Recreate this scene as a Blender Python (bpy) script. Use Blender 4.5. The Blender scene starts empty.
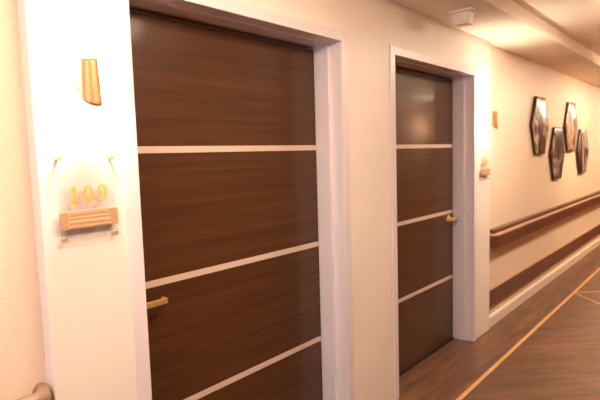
import bpy, bmesh, math, random
from mathutils import Vector, Matrix

random.seed(4)
scene = bpy.context.scene
COL = scene.collection

# ------------------------------------------------------------------ camera
F_PX = 497.5557
F = Vector((0.74968804, 0.65572716, -0.08938532))
R = Vector((0.65606274, -0.75412141, -0.02970841))
U = Vector((0.086888, 0.03637034, 0.99555395))
cam_d = bpy.data.cameras.new('camera')
cam_d.sensor_fit = 'HORIZONTAL'
cam_d.sensor_width = 36.0
cam_d.lens = 36.0 * F_PX / 600.0
cam_d.clip_start = 0.02
cam_d.dof.use_dof = True
cam_d.dof.focus_distance = 2.3
cam_d.dof.aperture_fstop = 2.8
cam = bpy.data.objects.new('camera', cam_d)
COL.objects.link(cam)
m = Matrix((( R.x, U.x, -F.x, 0.0), (R.y, U.y, -F.y, -1.5538), (R.z, U.z, -F.z, 1.5552), (0, 0, 0, 1)))
cam.matrix_world = m
scene.camera = cam

# ------------------------------------------------------------------ world, exposure
world = bpy.data.worlds.new('world')
scene.world = world
world.use_nodes = True
world.node_tree.nodes['Background'].inputs[0].default_value = (1.0, 0.78, 0.6, 1)
world.node_tree.nodes['Background'].inputs[1].default_value = 0.05
vs = scene.view_settings
vs.view_transform = 'Standard'
vs.look = 'None'
vs.gamma = 1.0
vs.use_curve_mapping = False
vs.exposure = 0.56
scene.cycles.use_denoising = True
scene.cycles.max_bounces = 10
scene.cycles.diffuse_bounces = 6
scene.cycles.caustics_reflective = False
scene.cycles.sample_clamp_indirect = 6.0

WARM = (1.0, 0.76, 0.48)
WARM2 = (1.0, 0.80, 0.62)
SOFT = (1.0, 0.93, 0.92)
COOL = (0.60, 0.74, 1.0)

def area(name, loc, rot, sx, sy, power, color):
    l = bpy.data.lights.new(name, 'AREA')
    l.shape = 'RECTANGLE'; l.size = sx; l.size_y = sy
    l.energy = power; l.color = color
    o = bpy.data.objects.new(name, l); COL.objects.link(o)
    o.location = loc; o.rotation_euler = rot
    return o

# unseen ceiling luminaires of the corridor, the flush one added as fill by the doors (the fixtures themselves are built below)
LUMIN = [(-0.5, 6, SOFT), (1.22, 11, WARM2), (4.25, 24, WARM2), (7.3, 20, WARM), (9.6, 18, WARM), (11.9, 16, WARM)]
for lx, p, c in LUMIN:
    area('luminaire_light', (lx, -1.05, 2.48 if lx == 4.25 else 2.33), (0, 0, 0), 1.0, 0.26, p, c)
# daylight through the window at the near (west) end of the corridor
area('window_daylight', (-3.35, -1.05, 1.45), (0, math.radians(-90), 0), 1.5, 1.2, 23, COOL)

# ------------------------------------------------------------------ materials
def lin(c):
    return tuple(((v / 255.0 + 0.055) / 1.055) ** 2.4 if v / 255.0 > 0.04045 else v / 255.0 / 12.92 for v in c) + (1.0,)

def new_mat(name):
    mt = bpy.data.materials.new(name); mt.use_nodes = True
    nt = mt.node_tree
    b = nt.nodes['Principled BSDF']
    return mt, nt, b

def N(nt, t, **kw):
    n = nt.nodes.new(t)
    for k, v in kw.items():
        if k in n.inputs: n.inputs[k].default_value = v
        else: setattr(n, k, v)
    return n

def coords(nt, scale=(1, 1, 1), rot=(0, 0, 0), loc=(0, 0, 0)):
    tc = N(nt, 'ShaderNodeTexCoord'); mp = N(nt, 'ShaderNodeMapping')
    mp.inputs['Scale'].default_value = scale; mp.inputs['Rotation'].default_value = rot
    mp.inputs['Location'].default_value = loc
    nt.links.new(tc.outputs['Object'], mp.inputs['Vector'])
    return mp.outputs['Vector']

def paint(name, rgb, rough=0.55, bump=0.0, bscale=300, var=0.03, spec=0.4):
    mt, nt, b = new_mat(name)
    v = coords(nt)
    no = N(nt, 'ShaderNodeTexNoise'); no.inputs['Scale'].default_value = 3.0; no.inputs['Detail'].default_value = 3
    nt.links.new(v, no.inputs['Vector'])
    cr = N(nt, 'ShaderNodeValToRGB')
    c = lin(rgb)
    cr.color_ramp.elements[0].position = .3; cr.color_ramp.elements[1].position = .7
    cr.color_ramp.elements[0].color = tuple(x * (1 - var) for x in c[:3]) + (1,)
    cr.color_ramp.elements[1].color = tuple(min(1, x * (1 + var)) for x in c[:3]) + (1,)
    nt.links.new(no.outputs['Fac'], cr.inputs['Fac']); nt.links.new(cr.outputs['Color'], b.inputs['Base Color'])
    b.inputs['Roughness'].default_value = rough; b.inputs['Specular IOR Level'].default_value = spec
    if bump:
        n2 = N(nt, 'ShaderNodeTexNoise'); n2.inputs['Scale'].default_value = bscale; n2.inputs['Detail'].default_value = 4
        nt.links.new(v, n2.inputs['Vector'])
        bp = N(nt, 'ShaderNodeBump'); bp.inputs['Strength'].default_value = bump; bp.inputs['Distance'].default_value = 0.002
        nt.links.new(n2.outputs['Fac'], bp.inputs['Height']); nt.links.new(bp.outputs['Normal'], b.inputs['Normal'])
    return mt

def metal(name, rgb, rough=0.25, aniso=False):
    mt, nt, b = new_mat(name)
    v = coords(nt, (120, 120, 4) if aniso else (40, 40, 40))
    no = N(nt, 'ShaderNodeTexNoise'); no.inputs['Scale'].default_value = 1.0; no.inputs['Detail'].default_value = 3
    nt.links.new(v, no.inputs['Vector'])
    mr = N(nt, 'ShaderNodeMapRange'); mr.inputs['To Min'].default_value = rough * .8; mr.inputs['To Max'].default_value = rough * 1.25
    nt.links.new(no.outputs['Fac'], mr.inputs['Value']); nt.links.new(mr.outputs['Result'], b.inputs['Roughness'])
    b.inputs['Base Color'].default_value = lin(rgb); b.inputs['Metallic'].default_value = 1.0
    return mt

def wood(name, dark, light, scale, rough=0.35, rot=(0, 0, 0), spec=0.5, coat=0.0):
    """fine straight grain; the axis with the small scale is the grain direction"""
    mt, nt, b = new_mat(name)
    v = coords(nt, scale, rot)
    n1 = N(nt, 'ShaderNodeTexNoise'); n1.inputs['Scale'].default_value = 1.0; n1.inputs['Detail'].default_value = 7; n1.inputs['Roughness'].default_value = .62
    nt.links.new(v, n1.inputs['Vector'])
    cr = N(nt, 'ShaderNodeValToRGB')
    cr.color_ramp.elements[0].position = .33; cr.color_ramp.elements[1].position = .70
    cr.color_ramp.elements[0].color = lin(dark); cr.color_ramp.elements[1].color = lin(light)
    nt.links.new(n1.outputs['Fac'], cr.inputs['Fac']); nt.links.new(cr.outputs['Color'], b.inputs['Base Color'])
    b.inputs['Roughness'].default_value = rough; b.inputs['Specular IOR Level'].default_value = spec
    b.inputs['Coat Weight'].default_value = coat; b.inputs['Coat Roughness'].default_value = .13
    return mt

def plank_floor(name, ang):
    mt, nt, b = new_mat(name)
    v = coords(nt, (1, 1, 1), (0, 0, ang))
    br = N(nt, 'ShaderNodeTexBrick'); br.offset = .37; br.squash = 1.0
    for k, val in (('Scale', 1.0), ('Mortar Size', .0012), ('Mortar Smooth', .3), ('Brick Width', 1.2), ('Row Height', .15), ('Bias', 0.0)):
        br.inputs[k].default_value = val
    br.inputs['Color1'].default_value = (0, 0, 0, 1); br.inputs['Color2'].default_value = (1, 1, 1, 1); br.inputs['Mortar'].default_value = (.5, .5, .5, 1)
    nt.links.new(v, br.inputs['Vector'])
    v2 = N(nt, 'ShaderNodeMapping'); v2.inputs['Scale'].default_value = (1.6, 11, 1)
    nt.links.new(v, v2.inputs['Vector'])
    # per-plank offset of the grain
    ad = N(nt, 'ShaderNodeVectorMath', operation='ADD'); sc = N(nt, 'ShaderNodeVectorMath', operation='SCALE'); sc.inputs['Scale'].default_value = 9.0
    nt.links.new(br.outputs['Color'], sc.inputs[0]); nt.links.new(v2.outputs['Vector'], ad.inputs[0]); nt.links.new(sc.outputs['Vector'], ad.inputs[1])
    n1 = N(nt, 'ShaderNodeTexNoise'); n1.inputs['Scale'].default_value = 1.5; n1.inputs['Detail'].default_value = 8; n1.inputs['Roughness'].default_value = .6
    n1.inputs['Distortion'].default_value = .6
    nt.links.new(ad.outputs['Vector'], n1.inputs['Vector'])
    cr = N(nt, 'ShaderNodeValToRGB')
    cr.color_ramp.elements[0].position = .28; cr.color_ramp.elements[1].position = .75
    cr.color_ramp.elements[0].color = lin((76, 47, 33)); cr.color_ramp.elements[1].color = lin((138, 96, 70))
    nt.links.new(n1.outputs['Fac'], cr.inputs['Fac'])
    mx = N(nt, 'ShaderNodeMix', data_type='RGBA', blend_type='MULTIPLY'); mx.inputs['Factor'].default_value = .35
    nt.links.new(cr.outputs['Color'], mx.inputs['A'])
    c2 = N(nt, 'ShaderNodeValToRGB'); c2.color_ramp.elements[0].color = (.55, .55, .55, 1)
    nt.links.new(br.outputs['Color'], c2.inputs['Fac']); nt.links.new(c2.outputs['Color'], mx.inputs['B'])
    mx2 = N(nt, 'ShaderNodeMix', data_type='RGBA'); mx2.inputs['B'].default_value = lin((58, 40, 32))
    nt.links.new(br.outputs['Fac'], mx2.inputs['Factor']); nt.links.new(mx.outputs['Result'], mx2.inputs['A'])
    nt.links.new(mx2.outputs['Result'], b.inputs['Base Color'])
    b.inputs['Roughness'].default_value = .36; b.inputs['Specular IOR Level'].default_value = .38
    bp = N(nt, 'ShaderNodeBump'); bp.inputs['Strength'].default_value = .12; bp.inputs['Distance'].default_value = .002
    nt.links.new(n1.outputs['Fac'], bp.inputs['Height']); nt.links.new(bp.outputs['Normal'], b.inputs['Normal'])
    return mt

def emit(name, rgb, strength):
    mt, nt, b = new_mat(name)
    b.inputs['Base Color'].default_value = lin(rgb)
    b.inputs['Emission Color'].default_value = lin(rgb); b.inputs['Emission Strength'].default_value = strength
    return mt

def acrylic(name):
    mt, nt, b = new_mat(name)
    out = nt.nodes['Material Output']
    tr = N(nt, 'ShaderNodeBsdfTransparent'); tr.inputs['Color'].default_value = (.96, .95, .94, 1)
    gl = N(nt, 'ShaderNodeBsdfGlossy'); gl.inputs['Roughness'].default_value = .04
    mx = N(nt, 'ShaderNodeMixShader')
    mx.inputs['Fac'].default_value = .06; nt.links.new(tr.outputs[0], mx.inputs[1]); nt.links.new(gl.outputs[0], mx.inputs[2])
    nt.links.new(mx.outputs[0], out.inputs['Surface'])
    return mt

def wallcovering(name, rgb):
    """fine woven vinyl wall covering"""
    mt, nt, b = new_mat(name)
    v = coords(nt, (60, 60, 260)); n1 = N(nt, 'ShaderNodeTexNoise'); n1.inputs['Scale'].default_value = 1.0; n1.inputs['Detail'].default_value = 3
    nt.links.new(v, n1.inputs['Vector'])
    v2 = coords(nt, (260, 260, 60)); n2 = N(nt, 'ShaderNodeTexNoise'); n2.inputs['Scale'].default_value = 1.0; n2.inputs['Detail'].default_value = 3
    nt.links.new(v2, n2.inputs['Vector'])
    ad = N(nt, 'ShaderNodeMath', operation='ADD'); nt.links.new(n1.outputs['Fac'], ad.inputs[0]); nt.links.new(n2.outputs['Fac'], ad.inputs[1])
    hf = N(nt, 'ShaderNodeMath', operation='MULTIPLY'); hf.inputs[1].default_value = .5; nt.links.new(ad.outputs[0], hf.inputs[0])
    cr = N(nt, 'ShaderNodeValToRGB'); c = lin(rgb)
    cr.color_ramp.elements[0].position = .35; cr.color_ramp.elements[1].position = .65
    cr.color_ramp.elements[0].color = tuple(x * .93 for x in c[:3]) + (1,); cr.color_ramp.elements[1].color = tuple(min(1, x * 1.05) for x in c[:3]) + (1,)
    nt.links.new(hf.outputs[0], cr.inputs['Fac']); nt.links.new(cr.outputs['Color'], b.inputs['Base Color'])
    b.inputs['Roughness'].default_value = .5
    bp = N(nt, 'ShaderNodeBump'); bp.inputs['Strength'].default_value = .35; bp.inputs['Distance'].default_value = .001
    nt.links.new(hf.outputs[0], bp.inputs['Height']); nt.links.new(bp.outputs['Normal'], b.inputs['Normal'])
    return mt

def agate(name, seed):
    """flowing dark, grey and golden bands under a clear polished coat"""
    mt, nt, b = new_mat(name)
    v = coords(nt, (1.0, 1.0, .42), (0, .25, 0), (seed * 3.1, 0, seed * 1.7))
    n0 = N(nt, 'ShaderNodeTexNoise'); n0.inputs['Scale'].default_value = 4.0; n0.inputs['Detail'].default_value = 4; n0.inputs['Distortion'].default_value = 1.6
    nt.links.new(v, n0.inputs['Vector'])
    mu = N(nt, 'ShaderNodeMath', operation='MULTIPLY'); mu.inputs[1].default_value = 2.6; nt.links.new(n0.outputs['Fac'], mu.inputs[0])
    fr = N(nt, 'ShaderNodeMath', operation='PINGPONG'); fr.inputs[1].default_value = .5; nt.links.new(mu.outputs[0], fr.inputs[0])
    sc = N(nt, 'ShaderNodeMath', operation='MULTIPLY'); sc.inputs[1].default_value = 2.0; nt.links.new(fr.outputs[0], sc.inputs[0])
    cr = N(nt, 'ShaderNodeValToRGB'); e = cr.color_ramp.elements
    e[0].position = 0; e[0].color = lin((40, 26, 26)); e[1].position = 1; e[1].color = lin((224, 208, 200))
    for p, c in ((.25, (60, 40, 36)), (.45, (110, 84, 80)), (.6, (46, 30, 28)), (.78, (180, 128, 66) if seed % 2 else (150, 116, 96))):
        k = e.new(p); k.color = lin(c)
    nt.links.new(sc.outputs[0], cr.inputs['Fac']); nt.links.new(cr.outputs['Color'], b.inputs['Base Color'])
    b.inputs['Metallic'].default_value = .0; b.inputs['Roughness'].default_value = .3
    b.inputs['Coat Weight'].default_value = .45; b.inputs['Coat Roughness'].default_value = .03
    return mt

M = {
    'entry': paint('entry_paint', (240, 229, 221), .45, .10, 240),
    'cover': wallcovering('wall_covering', (236, 216, 194)),
    'opp': wallcovering('taupe_covering', (124, 92, 66)),
    'trim': paint('trim_paint', (228, 218, 220), .35, 0, var=.01, spec=.5),
    'ceil': paint('ceiling_paint', (250, 240, 228), .8, .12, 200),
    'base': paint('baseboard_paint', (238, 222, 204), .4, 0, var=.02),
    'door': wood('door_laminate', (70, 41, 22), (89, 55, 31), (1.2, 3, 45), .42, spec=.22, coat=.4),
    'inlay': paint('champagne_inlay', (212, 190, 176), .35, 0, var=.02),
    'brass': metal('brushed_brass', (200, 156, 112), .45, True),
    'gold': metal('satin_gold', (255, 224, 150), .46),
    'rail': wood('rail_brown', (84, 46, 30), (112, 64, 42), (2, 40, 40), .38),
    'railtop': paint('rail_top_strip', (172, 130, 100), .35, 0, var=.04),
    'retcap': wood('rail_return', (136, 106, 82), (166, 134, 106), (4, 20, 20), .35),
    'dark': paint('shadow_black', (22, 17, 15), .7, 0),
    'acrylic': acrylic('clear_acrylic'),
    'insert': wood('sign_insert_bronze', (178, 138, 100), (200, 160, 120), (5, 60, 60), .4),
    'insert2': paint('name_slot', (222, 186, 146), .4, 0, var=.02),
    'numgold': paint('number_gold', (222, 176, 84), .4, 0, var=.02),
    'plastic': paint('white_plastic', (244, 236, 228), .45, 0, var=.01),
    'slot': paint('outlet_slot', (70, 50, 40), .6, 0),
    'edge': paint('resin_edge', (58, 38, 32), .3, 0),
    'floorA': plank_floor('floor_planks_border', 0),
    'floorB': plank_floor('floor_planks_field', math.radians(45)),
    'line': wood('floor_inlay_maple', (198, 148, 92), (222, 174, 116), (4, 4, 4), .4),
    'diffuser': emit('lamp_diffuser', (255, 226, 192), 9.0),
    'bulb': emit('bulb_glow', (255, 214, 160), 30.0),
    'glass': emit('daylight_pane', (196, 216, 255), 1.6),
}

# ------------------------------------------------------------------ mesh helpers
def obj(name, bm, mat, parent=None, smooth=False, bevel=0.0, seg=2):
    me = bpy.data.meshes.new(name)
    bmesh.ops.recalc_face_normals(bm, faces=bm.faces)
    if smooth:
        for f in bm.faces: f.smooth = True
    bm.to_mesh(me); bm.free()
    for q in (mat if isinstance(mat, (list, tuple)) else [mat]): me.materials.append(q)
    o = bpy.data.objects.new(name, me); COL.objects.link(o)
    if parent: o.parent = parent
    if bevel:
        b = o.modifiers.new('bevel', 'BEVEL'); b.width = bevel; b.segments = seg; b.limit_method = 'ANGLE'; b.angle_limit = math.radians(40)
    return o

def empty(name, loc, label=None, cat=None, group=None, kind=None, rz=0):
    o = bpy.data.objects.new(name, None); COL.objects.link(o); o.location = loc; o.rotation_euler = (0, 0, rz)
    o.empty_display_size = .1
    return tag(o, label, cat, group, kind)

def tag(o, label=None, cat=None, group=None, kind=None):
    if label: o['label'] = label
    if cat: o['category'] = cat
    if group: o['group'] = group
    if kind: o['kind'] = kind
    return o

def box(bm, x0, x1, y0, y1, z0, z1, mi=0):
    v = [bm.verts.new((x, y, z)) for x in (x0, x1) for y in (y0, y1) for z in (z0, z1)]
    for q in ((0, 1, 3, 2), (4, 6, 7, 5), (0, 4, 5, 1), (2, 3, 7, 6), (0, 2, 6, 4), (1, 5, 7, 3)):
        f = bm.faces.new([v[i] for i in q]); f.material_index = mi
    return bm

def BM(): return bmesh.new()

def prism(bm, pts, axis, a, b, mi=0):
    """pts: outline in the two other axes; extruded along axis from a to b"""
    def mk(p, t):
        if axis == 'y': return (p[0], t, p[1])
        if axis == 'x': return (t, p[0], p[1])
        return (p[0], p[1], t)
    A = [bm.verts.new(mk(p, a)) for p in pts]; B = [bm.verts.new(mk(p, b)) for p in pts]
    n = len(pts)
    fs = [bm.faces.new(A), bm.faces.new(B)]
    for i in range(n): fs.append(bm.faces.new((A[i], A[(i + 1) % n], B[(i + 1) % n], B[i])))
    for f in fs: f.material_index = mi
    return bm

def cyl(bm, p0, p1, r0, r1=None, n=24):
    p0 = Vector(p0); p1 = Vector(p1); r1 = r0 if r1 is None else r1
    d = (p1 - p0).normalized(); a = d.orthogonal().normalized(); b = d.cross(a)
    A = []; B = []
    for i in range(n):
        t = 2 * math.pi * i / n; q = a * math.cos(t) + b * math.sin(t)
        A.append(bm.verts.new(p0 + q * r0)); B.append(bm.verts.new(p1 + q * r1))
    bm.faces.new(A); bm.faces.new(B)
    for i in range(n): bm.faces.new((A[i], A[(i + 1) % n], B[(i + 1) % n], B[i]))
    return bm

def sweep(bm, path, prof, closed_prof=True):
    """path: list of (x, y, nx, ny) on the floor plan with outward normal; prof: list of (out, z)"""
    rows = []
    for (x, y, nx, ny) in path:
        rows.append([bm.verts.new((x + nx * o, y + ny * o, z)) for (o, z) in prof])
    n = len(prof)
    for a, b in zip(rows[:-1], rows[1:]):
        for i in range(n): bm.faces.new((a[i], a[(i + 1) % n], b[(i + 1) % n], b[i]))
    bm.faces.new(rows[0]); bm.faces.new(rows[-1])
    return bm

# ------------------------------------------------------------------ the setting
X0, X1 = -3.5, 20.0           # corridor ends
YS = -2.10                    # opposite wall
HC, HT = 2.44, 2.54           # soffit and tray heights
YL, YR = 0.055, 0.03          # recessed wall faces left and right of the door bay
BX0, BX1 = 0.602, 4.224       # door bay
D1 = (0.93, 2.13); D2 = (2.668, 3.87); HO = 2.135

# floor: border planks, then diagonal field
bm = BM()
def quad(bm, x0, x1, y0, y1, mi):
    f = bm.faces.new([bm.verts.new(p) for p in ((x0, y0, 0), (x1, y0, 0), (x1, y1, 0), (x0, y1, 0))]); f.material_index = mi
YB = -0.305; YB2 = YS + 0.305
quad(bm, X0, X1, YB, 0.26, 0); quad(bm, X0, X1, YB2, YB, 1); quad(bm, X0, X1, YS, YB2, 0)
floor = tag(obj('floor', bm, [M['floorA'], M['floorB']]), 'dark brown plank floor with pale inlaid lines', 'floor', kind='structure')
bm = BM()
for yb in (YB, YB2): box(bm, X0, X1, yb - .014, yb + .014, 0, .0012)
obj('border_inlay', bm, M['line'], floor)
bm = BM()
wd = abs(YB2 - YB); lw = .010
for k in range(-2, 4):
    xa = 5.85 + k * 3.6
    c4 = [Vector((xa, YB)), Vector((xa + wd / 2, (YB + YB2) / 2)), Vector((xa, YB2)), Vector((xa - wd / 2, (YB + YB2) / 2))]
    for i in range(4):
        p = c4[i]; q = c4[(i + 1) % 4]; d = (q - p).normalized(); nn = Vector((-d.y, d.x)) * lw
        prism(bm, [p + nn, q + nn, q - nn, p - nn], 'z', 0, .0010)
obj('diamond_inlay', bm, M['line'], floor)

# ceiling: lower soffit along each wall, raised tray between them
bm = BM()
SY = -0.397
prism(bm, [(0.26, HC), (SY, HC), (SY, HT), (YS - SY, HT), (YS - SY, HC), (YS - .1, HC), (YS - .1, HT + .1), (0.26, HT + .1)], 'x', X0, X1)
tag(obj('ceiling', bm, M['ceil']), 'cream ceiling with a lower soffit beside the wall', 'ceiling', kind='structure')

# walls
bm = BM()
box(bm, X0, BX0, YL, .20, 0, HC)
tag(obj('wall_left', bm, M['cover']), 'beige wall with fine texture left of the door bay', 'wall', kind='structure')
bm = BM()
box(bm, BX1, X1, YR, .20, 0, HC)
tag(obj('wall_right', bm, M['cover']), 'beige textured wall with wall art beyond the doors', 'wall', kind='structure')
bm = BM()
g = .03
prism(bm, [(BX0, 0), (D1[0] - g, 0), (D1[0] - g, HO + g), (D1[1] + g, HO + g), (D1[1] + g, 0), (D2[0] - g, 0), (D2[0] - g, HO + g), (D2[1] + g, HO + g), (D2[1] + g, 0), (BX1, 0), (BX1, HC), (BX0, HC)], 'y', 0, .205)
tag(obj('wall_entry', bm, M['entry'], bevel=.003), 'smooth cream wall bay that holds both doors', 'wall', kind='structure')
bm = BM(); box(bm, X0, X1, .235, .26, 0, HC)
tag(obj('dark_backing', bm, M['dark']), kind='structure')  # black sheet added behind the doors so the leaf gaps read as shade
bm = BM(); box(bm, X0, X1, YS - .1, YS, 0, HC)
tag(obj('wall_opposite', bm, M['opp']), kind='structure')
bm = BM(); box(bm, X1 - .1, X1, YS, .2, 0, HT)
tag(obj('wall_far', bm, M['entry']), kind='structure')
bm = BM(); prism(bm, [(YS, 0), (.2, 0), (.2, HT), (YS, HT)], 'x', X0, X0 + .08)
tag(obj('wall_near', bm, M['cover']), kind='structure')
w = empty('window_1', (X0 + .08, -1.05, .7), kind='structure')
bm = BM(); box(bm, 0, .01, -.6, .6, 0, 1.5); obj('pane', bm, M['glass'], w)
bm = BM()
for a in ((-.66, -.6, -.06, 1.56), (.6, .66, -.06, 1.56), (-.6, .6, -.06, 0), (-.6, .6, 1.5, 1.56), (-.02, .02, 0, 1.5)): box(bm, 0, .03, a[0], a[1], a[2], a[3])
obj('window_frame', bm, M['trim'], w)

# next door bay down the corridor, just past the frame: the wall steps forward again
bm = BM(); box(bm, 9.15, 9.60, -.0, YR + .001, 0, HC)
tag(obj('wall_entry', bm, M['entry'], bevel=.003), kind='structure')

# baseboards on the recessed walls
def baseboard(name, x0, x1, yw):
    bm = BM()
    prism(bm, [(yw + .001, 0), (yw - .016, 0), (yw - .016, .080), (yw - .011, .090), (yw - .006, .096), (yw + .001, .098)], 'x', x0, x1)
    return tag(obj(name, bm, M['base']), kind='structure')
tag(baseboard('baseboard_right', BX1, 9.15, YR), 'cream baseboard under the beige wall on the right', 'baseboard')
baseboard('baseboard_left', X0 + .08, BX0, YL)

# ------------------------------------------------------------------ doors
def lever(parent, x, z, sgn):
    """brass lever set; sgn = direction the grip points along x"""
    h = empty('lever_handle', (0, 0, 0)); h.parent = parent
    bm = BM(); cyl(bm, (x, .165, z), (x, .157, z), .026, .025, 32); obj('rose', bm, M['gold'], h, bevel=.001)
    bm = BM(); cyl(bm, (x, .158, z), (x, .104, z), .0095, n=20); obj('neck', bm, M['gold'], h, smooth=False)
    bm = BM()
    L = .112
    a, b = (x - .011, x + L) if sgn > 0 else (x - L, x + .011)
    box(bm, a, b, .098, .110, z - .011, z + .011)
    e0, e1 = (b - .009, b) if sgn > 0 else (a, a + .009)
    box(bm, e0, e1,   .110, .134, z - .011, z + .011)
    obj('grip', bm, M['gold'], h, bevel=.0018)
    return h

def door(name, d, hand, label):
    x0, x1 = d
    root = empty(name, ((x0 + x1) / 2, 0, 0), label, 'door', kind='structure')
    cx = (x0 + x1) / 2
    s = .022; ys = .070
    hw = (x1 - x0) / 2
    def L(x): return x
    # frame: jamb liner + stepped stop
    bm = BM()
    zt = HO
    def U_shape(bm, a, z, t, y0, y1):
        prism(bm, [(-a - t, 0), (-a, 0), (-a, z), (a, z), (a, 0), (a + t, 0), (a + t, z + t), (-a - t, z + t)], 'y', y0, y1)
    U_shape(bm, hw, zt, .03, 0, .228)
    U_shape(bm, hw - s, zt - .005, s - .0005, ys, .163)
    fr = obj('door_frame', bm, M['trim'], root, bevel=.0015)
    bm = BM(); U_shape(bm, hw, zt, .052, -.007, -.0002)
    cs = obj('casing', bm, M['trim'], root, bevel=.002)
    # leaf
    a = hw - s + .001; top = 2.112
    bm = BM(); box(bm, -a, a, .165, .205, .010, top)
    leaf = obj('door_leaf', bm, M['door'], root, bevel=.001)
    for z in (1.594, 1.066, .529):
        bm = BM(); box(bm, -a + .001, a - .001, .1638, .1655, z - .0135, z + .0135)
        st = obj('inlay_strip', bm, M['inlay'], leaf)
        st['label'] = 'pale champagne strip across the door'
    bm = BM(); box(bm, -a, a, .1642, .2048, top, top + .0015); tp = obj('top_edge', bm, M['inlay'], leaf)
    bm = BM(); box(bm, -hw + .002, hw - .002, .150, .205, 0.0015, .006); obj('threshold', bm, M['dark'], root)
    if hand > 0: lever(root, -hw + .045, 1.005, 1)
    else: lever(root, hw - .098, 1.018, -1)
    return root
door('door_1', D1, 1, 'large brown wood door with three pale strips beside the 109 sign')
door('door_2', D2, -1, 'farther brown wood door with pale strips and brass lever at its right edge')

# ------------------------------------------------------------------ sconces
def sconce(loc, rz, label, power=2.2, color=(1.0, .87, .72), group=None):
    r = empty('wall_sconce', loc, label, 'wall lamp', group, rz=rz)
    yc = -.085
    # wall plate and arm
    bm = BM(); cyl(bm, (0, 0, -.008), (0, -.010, -.008), .026, .025, 32); obj('wall_plate', bm, M['brass'], r, bevel=.001)
    bm = BM(); cyl(bm, (0, -.009, -.008), (0, yc + .012, -.008), .009, n=16)
    cyl(bm, (0, yc, -.030), (0, yc, .000), .0125, n=20)
    obj('arm', bm, M['brass'], r)
    # shade: brass shell, slit open to the wall, foot cut on the slant
    bm = BM(); n = 40; half = math.radians(128); rows = []
    for j in range(13):
        t = j / 12; ring = []
        for i in range(n + 1):
            a = -half + 2 * half * i / n
            rt, rb = .0245, .0305
            ztop = .070
            rr = rb + (rt - rb) * t
            px, py = math.sin(a), -math.cos(a)
            zb = -.051 + (py * .022) * 1.0
            z = zb + (ztop - zb) * t
            ring.append(bm.verts.new((px * rr, yc + py * rr, z)))
        rows.append(ring)
    for p, q in zip(rows[:-1], rows[1:]):
        for i in range(n): bm.faces.new((p[i], p[i + 1], q[i + 1], q[i]))
    sh = obj('lamp_shade', bm, M['brass'], r, smooth=True)
    so = sh.modifiers.new('thick', 'SOLIDIFY'); so.thickness = .0016; so.offset = 0
    bm = BM(); bmesh.ops.create_uvsphere(bm, u_segments=16, v_segments=12, radius=.0085)
    for v in bm.verts: v.co.z *= 1.5; v.co += Vector((0, yc, .014))
    obj('bulb', bm, M['bulb'], r, smooth=True)
    for dz, e in ((.046, 2.3), (-.036, .8)):
        l = bpy.data.lights.new('sconce_light', 'POINT'); l.energy = power * e; l.color = color; l.shadow_soft_size = .008
        o = bpy.data.objects.new('sconce_light', l); COL.objects.link(o); o.parent = r; o.location = (0, yc + .002, dz)
    return r
sconce((.738, 0, 1.790), 0, 'brass tube wall lamp above the 109 sign, left of the large door', 4.4, (1.0, .91, .82))
sconce((4.072, 0, 1.790), 0, 'brass tube wall lamp right of the farther door, beside the wall art', 5.5, (1.0, .83, .60))
sconce((9.36, 0, 1.790), 0, 'brass wall lamp far down the corridor past the wall art', 2.5)
sconce((7.66, YS, 1.96), math.pi, 'brass wall lamp on the opposite wall, reflected in the farther door', 40.0)

# ------------------------------------------------------------------ room signs
def ellipse(cx, cz, a, b, n=36, sk=0):
    return [(cx + a * math.cos(2 * math.pi * i / n) + sk * math.sin(2 * math.pi * i / n), cz + b * math.sin(2 * math.pi * i / n)) for i in range(n)]

def ringmesh(bm, outer, inner, y0, y1):
    n = len(outer)
    O0 = [bm.verts.new((x, y0, z)) for x, z in outer]; O1 = [bm.verts.new((x, y1, z)) for x, z in outer]
    I0 = [bm.verts.new((x, y0, z)) for x, z in inner]; I1 = [bm.verts.new((x, y1, z)) for x, z in inner]
    for i in range(n):
        j = (i + 1) % n
        bm.faces.new((O0[i], O0[j], I0[j], I0[i])); bm.faces.new((O1[i], O1[j], I1[j], I1[i]))
        bm.faces.new((O0[i], O0[j], O1[j], O1[i])); bm.faces.new((I0[i], I0[j], I1[j], I1[i]))

def stroke(bm, path, y0, y1):
    """path: (x, z, half width)"""
    L = []; Rr = []
    for i, (x, z, w) in enumerate(path):
        a = path[max(0, i - 1)]; b = path[min(len(path) - 1, i + 1)]
        d = Vector((b[0] - a[0], b[1] - a[1])).normalized(); n = Vector((-d.y, d.x)) * w
        L.append((x + n.x, z + n.y)); Rr.append((x - n.x, z - n.y))
    for i in range(len(path) - 1):
        prism(bm, [L[i], L[i + 1], Rr[i + 1], Rr[i]], 'y', y0, y1)

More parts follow.
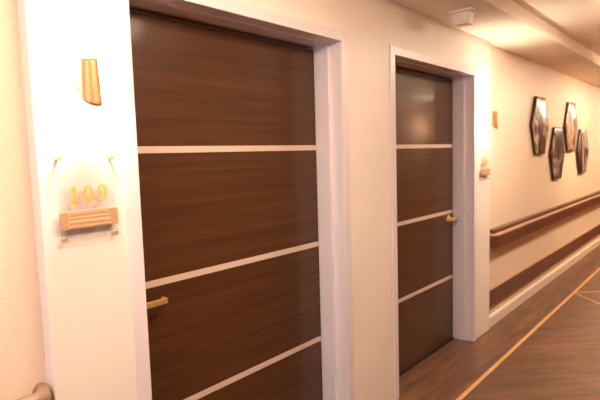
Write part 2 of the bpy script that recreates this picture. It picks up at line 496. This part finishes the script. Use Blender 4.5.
def digit(ch, x, z, h, y0, y1):
    """serif numerals with thick and thin strokes"""
    bm = BM(); s = h
    P = lambda u, v: (x + u * s, z + v * s)
    if ch == '1':
        prism(bm, [P(.18, .06), P(.39, .06), P(.39, 1.0), P(.30, 1.0), P(.06, .84), P(.08, .78), P(.19, .82)], 'y', y0, y1)
        prism(bm, [P(.03, 0), P(.52, 0), P(.52, .045), P(.40, .075), P(.15, .075), P(.03, .045)], 'y', y0 + .0001, y1 - .0001)
    if ch == '0':
        ringmesh(bm, ellipse(x + .31 * s, z + .5 * s, .30 * s, .51 * s), ellipse(x + .31 * s, z + .5 * s, .12 * s, .44 * s), y0, y1)
    if ch == '9':
        ringmesh(bm, ellipse(x + .29 * s, z + .69 * s, .28 * s, .32 * s), ellipse(x + .28 * s, z + .69 * s, .10 * s, .25 * s), y0, y1)
        pts = []
        for i in range(15):
            t = i / 14; a = math.radians(20 - 135 * t)
            pts.append((x + (.08 + .42 * math.cos(a) * (1 - .05 * t)) * s, z + (.56 + .54 * math.sin(a)) * s, (.075 - .05 * abs(t * 2 - .6) ** 1.2 if t < .8 else .03) * s))
        stroke(bm, pts, y0 + .0001, y1 - .0001)
        prism(bm, ellipse(x + .10 * s, z + .10 * s, .085 * s, .085 * s, 20), 'y', y0 + .00015, y1 - .00015)
    return bm

def room_sign(x, label, number):
    z = 1.308
    r = empty('room_sign', (x, 0, z), label, 'sign')
    w2 = .0925
    bm = BM(); box(bm, -w2, w2, -.0195, -.0155, 0, .278)
    obj('acrylic_panel', bm, M['acrylic'], r, bevel=.0008)['label'] = 'clear acrylic sign panel'
    for sx in (-1, 1):
        for zz in (.011, .259):
            bm = BM(); cyl(bm, ((sx * .0835 + .002), 0, zz), ((sx * .0835 + .002), -.0154, zz), .0048, n=16)
            cyl(bm, ((sx * .0835 + .002), -.0196, zz), ((sx * .0835 + .002), -.0235, zz), .0075, .0068, 20)
            obj('standoff', bm, M['gold'], r)['label'] = 'gold standoff screw'
    bm = BM()
    box(bm, -w2 - .001, w2 + .001, -.0240, -.0197, .041, .095)
    ins = obj('name_holder', bm, M['insert'], r, bevel=.0008); ins['label'] = 'bronze name slot bar'
    for z0, z1 in ((.047, .050), (.060, .067), (.074, .078), (.087, .090)):
        bm = BM(); box(bm, -.066, .066, -.0250, -.0239, z0, z1); obj('slot_line', bm, M['insert2'], ins)
    bm = BM(); box(bm, -.069, -.0665, -.0250, -.0239, .043, .093); obj('slot_end', bm, M['insert2'], ins)
    h = .056; xx = -.061
    for ch, adv in zip(number, (.039, .044, .036)):
        bm = digit(ch, xx, .117, h, -.0212, -.0197)
        obj('digit', bm, M['numgold'], r)['label'] = 'gold numeral ' + ch
        xx += adv + .004
    return r
room_sign(.7405, 'clear acrylic room sign reading 109 beside the large door', '109')

# second sign: number too glared to read, a gold block of numerals on clear acrylic
def blurred_sign(x):
    z = 1.308
    r = empty('room_sign', (x, 0, z), 'small glared acrylic room sign right of the farther door', 'sign')
    w2 = .0925
    bm = BM(); box(bm, -w2, w2, -.0195, -.0155, 0, .278); obj('acrylic_panel', bm, M['acrylic'], r, bevel=.0008)
    for sx in (-1, 1):
        for zz in (.011, .259):
            bm = BM(); cyl(bm, ((sx * .0835 + .002), 0, zz), ((sx * .0835 + .002), -.0154, zz), .0048, n=12)
            cyl(bm, ((sx * .0835 + .002), -.0196, zz), ((sx * .0835 + .002), -.0235, zz), .0075, .0068, 16)
            obj('standoff', bm, M['gold'], r)
    bm = BM(); box(bm, -w2 - .001, w2 + .001, -.0240, -.0197, .041, .095)
    ins = obj('name_holder', bm, M['insert'], r, bevel=.0008)
    for z0, z1 in ((.047, .050), (.060, .067), (.074, .078), (.087, .090)):
        bm = BM(); box(bm, -.066, .066, -.0250, -.0239, z0, z1); obj('slot_line', bm, M['insert2'], ins)
    xx = -.050
    for i in range(3):
        bm = BM(); ringmesh(bm, ellipse(xx + .014, .145, .0145, .026, 24), ellipse(xx + .014, .145, .006, .020, 24), -.0212, -.0197)
        obj('digit', bm, M['numgold'], r); xx += .036
blurred_sign(4.072)

# ------------------------------------------------------------------ hand rails and bumper rail
def rail_path(x0, x1, yw, end0=True, end1=True, out=.085, rad=.07):
    """floor-plan path of the rail's centre line with rounded returns to the wall; normal points away from the wall/inside"""
    pts = []
    yf = yw - out
    n = 8
    if end0:
        cx, cy = x0 + rad, yf + rad
        pts.append((x0, yw - .001, -1, 0))
        for i in range(n + 1):
            a = math.pi + (math.pi / 2) * i / n
            pts.append((cx + rad * math.cos(a), cy + rad * math.sin(a), math.cos(a), math.sin(a)))
    else: pts.append((x0, yf, 0, -1))
    if end1:
        cx, cy = x1 - rad, yf + rad
        for i in range(n + 1):
            a = 1.5 * math.pi + (math.pi / 2) * i / n
            pts.append((cx + rad * math.cos(a), cy + rad * math.sin(a), math.cos(a), math.sin(a)))
        pts.append((x1, yw - .001, 1, 0))
    else: pts.append((x1, yf, 0, -1))
    return pts

def handrail(x0, x1, yw, e0, e1, label, endmat=None):
    r = empty('handrail', (x0, yw, .70), label, 'handrail', 'brown hand rails along the corridor wall')
    def mk(name, prof, mat, inset=0, **k):
        bm = BM(); sweep(bm, [(x - x0 - nx * 0, y - yw, nx, ny) for x, y, nx, ny in rail_path(x0, x1, yw, e0, e1)], [(o, z - .70) for o, z in prof])
        return obj(name, bm, mat, r, **k)
    # out = 0 is the front line of the rail; negative goes towards the wall
    mk('front_band', [(-.030, .722), (-.004, .716), (.0, .724), (.0, .812), (-.003, .818), (-.030, .818)], M['rail'])
    mk('top_strip', [(-.034, .816), (-.0015, .819), (-.004, .828), (-.012, .834), (-.026, .835), (-.034, .834)], M['railtop'])
    # continuous aluminium-style backing rail against the wall
    bm = BM(); box(bm, (.03 if e0 else 0), (x1 - x0) - (.03 if e1 else 0), -.052, -.001, .765 - .70, .866 - .70)
    obj('back_rail', bm, M['rail'], r)
    return r
handrail(BX1 + .012, 9.14, YR, True, False, 'long brown handrail under the wall art, pale strip on top')

def left_rail():
    x0, x1, yw = X0 + .3, BX0 - .001, YL
    r = empty('handrail', (x1, yw, .70), 'end of brown wooden handrail at the bottom left corner', 'handrail')
    path = [(x - x1, y - yw, nx, ny) for x, y, nx, ny in rail_path(x0, x1, yw, False, True, .085, .06)]
    zc = .846; prof = []
    for i in range(20):
        a = 2 * math.pi * i / 20
        prof.append((-.022 + .022 * math.cos(a), zc - .70 + .027 * math.sin(a)))
    bm = BM(); sweep(bm, path, prof); obj('grip_rail', bm, M['retcap'], r, smooth=True)
    bm = BM(); box(bm, x0 - x1, -.12, -.075, -.001, .03, .115); obj('back_rail', bm, M['rail'], r)
    return r
left_rail()

b = empty('bumper_rail', (BX1 + .01, YR, .182), 'dark brown bumper board low on the wall above the baseboard', 'bumper rail')
L = 9.14 - BX1 - .01
bm = BM(); box(bm, 0, L, -.022, -.0005, 0, .148); obj('board', bm, M['rail'], b, bevel=.002)
bm = BM(); box(bm, 0, L, -.024, -.0005, .149, .156); obj('top_strip', bm, M['railtop'], b, bevel=.001)

# outlet between the rails
o = empty('wall_outlet', (6.53, YR, .455), 'white electrical outlet between the handrail and bumper board', 'outlet')
bm = BM(); box(bm, -.038, .038, -.006, -.0003, -.06, .06); obj('cover_plate', bm, M['plastic'], o, bevel=.002)
for zz in (-.026, .026):
    bm = BM(); cyl(bm, (0, -.0058, zz), (0, -.008, zz), .017, n=20); s = obj('socket', bm, M['plastic'], o)
    bm = BM()
    box(bm, -.008, -.005, -.0083, -.0078, zz - .006, zz + .009); box(bm, .004, .009, -.0083, -.0078, zz - .004, zz + .007); box(bm, -.0025, .0025, -.0088, -.0078, zz - .012, zz - .007)
    obj('slot', bm, M['slot'], s)

# ------------------------------------------------------------------ wall art
ART = [(5.675, 1.790, .59, .60, 'high hexagonal agate-look wall panel nearest the doors'),
       (6.375, 1.490, .58, .60, 'low hexagonal agate-look wall panel hanging between the two high ones'),
       (7.000, 1.805, .62, .61, 'high hexagonal agate-look wall panel, right one of the two high ones'),
       (7.660, 1.495, .66, .59, 'low hexagonal agate-look wall panel farthest from the doors')]
for i, (cx, cz, w, h, lab) in enumerate(ART):
    r = empty('wall_panel', (cx, YR, cz), lab, 'wall art', 'hexagonal agate-look panels on the beige wall')
    def hexo(s):
        a = w / 2 + .01 - s; t = w * .27 - s * .6; hh = h / 2 - s
        return [(-t, -hh), (t, -hh), (a, 0), (t, hh), (-t, hh), (-a, 0)]
    bm = BM(); prism(bm, hexo(0), 'y', -.030, -.001); obj('panel_edge', bm, M['edge'], r, bevel=.002)
    bm = BM()
    # domed polished face
    prev = None; K = 12
    for j in range(K):
        t = 1 - j / K
        y = -.031 - .022 * (1 - t * t)
        H = hexo(.004); ring = []
        for k in range(6):
            p = Vector(H[k]); q = Vector(H[(k + 1) % 6])
            for u_ in range(6):
                r_ = (p + (q - p) * (u_ / 6)) * t; ring.append(bm.verts.new((r_.x, y, r_.y)))
        if prev:
            for k in range(36): bm.faces.new((prev[k], prev[(k + 1) % 36], ring[(k + 1) % 36], ring[k]))
        else: bm.faces.new([bm.verts.new((v.co.x, -.0295, v.co.z)) for v in ring]); base = list(bm.verts)[36:]
        if not prev:
            for k in range(36): bm.faces.new((base[k], base[(k + 1) % 36], ring[(k + 1) % 36], ring[k]))
        prev = ring
    tip = bm.verts.new((0, -.053, 0))
    for k in range(36): bm.faces.new((prev[k], prev[(k + 1) % 36], tip))
    obj('polished_face', bm, agate('agate_resin', i + 1), r, smooth=True)

# ------------------------------------------------------------------ ceiling fixtures
c = empty('call_light', (3.165, -.215, HC), 'small white box fixture on the ceiling above the farther door', 'ceiling fixture')
bm = BM(); box(bm, -.058, .058, -.078, .072, -.014, -.0002); obj('base_plate', bm, M['plastic'], c, bevel=.003)
bm = BM(); prism(bm, [(-.050, -.088), (.048, -.088), (.054, -.0141), (-.056, -.0141)], 'x', -.040, .040); obj('housing', bm, M['plastic'], c, bevel=.004)
for k in range(5):
    bm = BM(); y = -.040 + k * .020; box(bm, -.042, -.0395, y - .0025, y + .0025, -.080, -.022); obj('louver', bm, M['base'], c)

for lx, p, col in LUMIN:
    r = empty('unseen_ceiling_light', (lx, -1.05, HT), 'unseen long box shaped ceiling light on the raised ceiling, placed to light the corridor', 'ceiling light', 'light panels in the raised ceiling')
    bm = BM()
    for a in ((-.56, .56, -.17, -.14), (-.56, .56, .14, .17), (-.56, -.53, -.14, .14), (.53, .56, -.14, .14)): box(bm, a[0], a[1], a[2], a[3], -.018, -.0002)
    obj('frame', bm, M['trim'], r)
    bm = BM(); box(bm, -.529, .529, -.139, .139, -.050 if lx == 4.25 else -.200, -.0003); obj('diffuser', bm, M['diffuser'], r)  # flush one is added fill; deep ones hang low to brighten the soffit
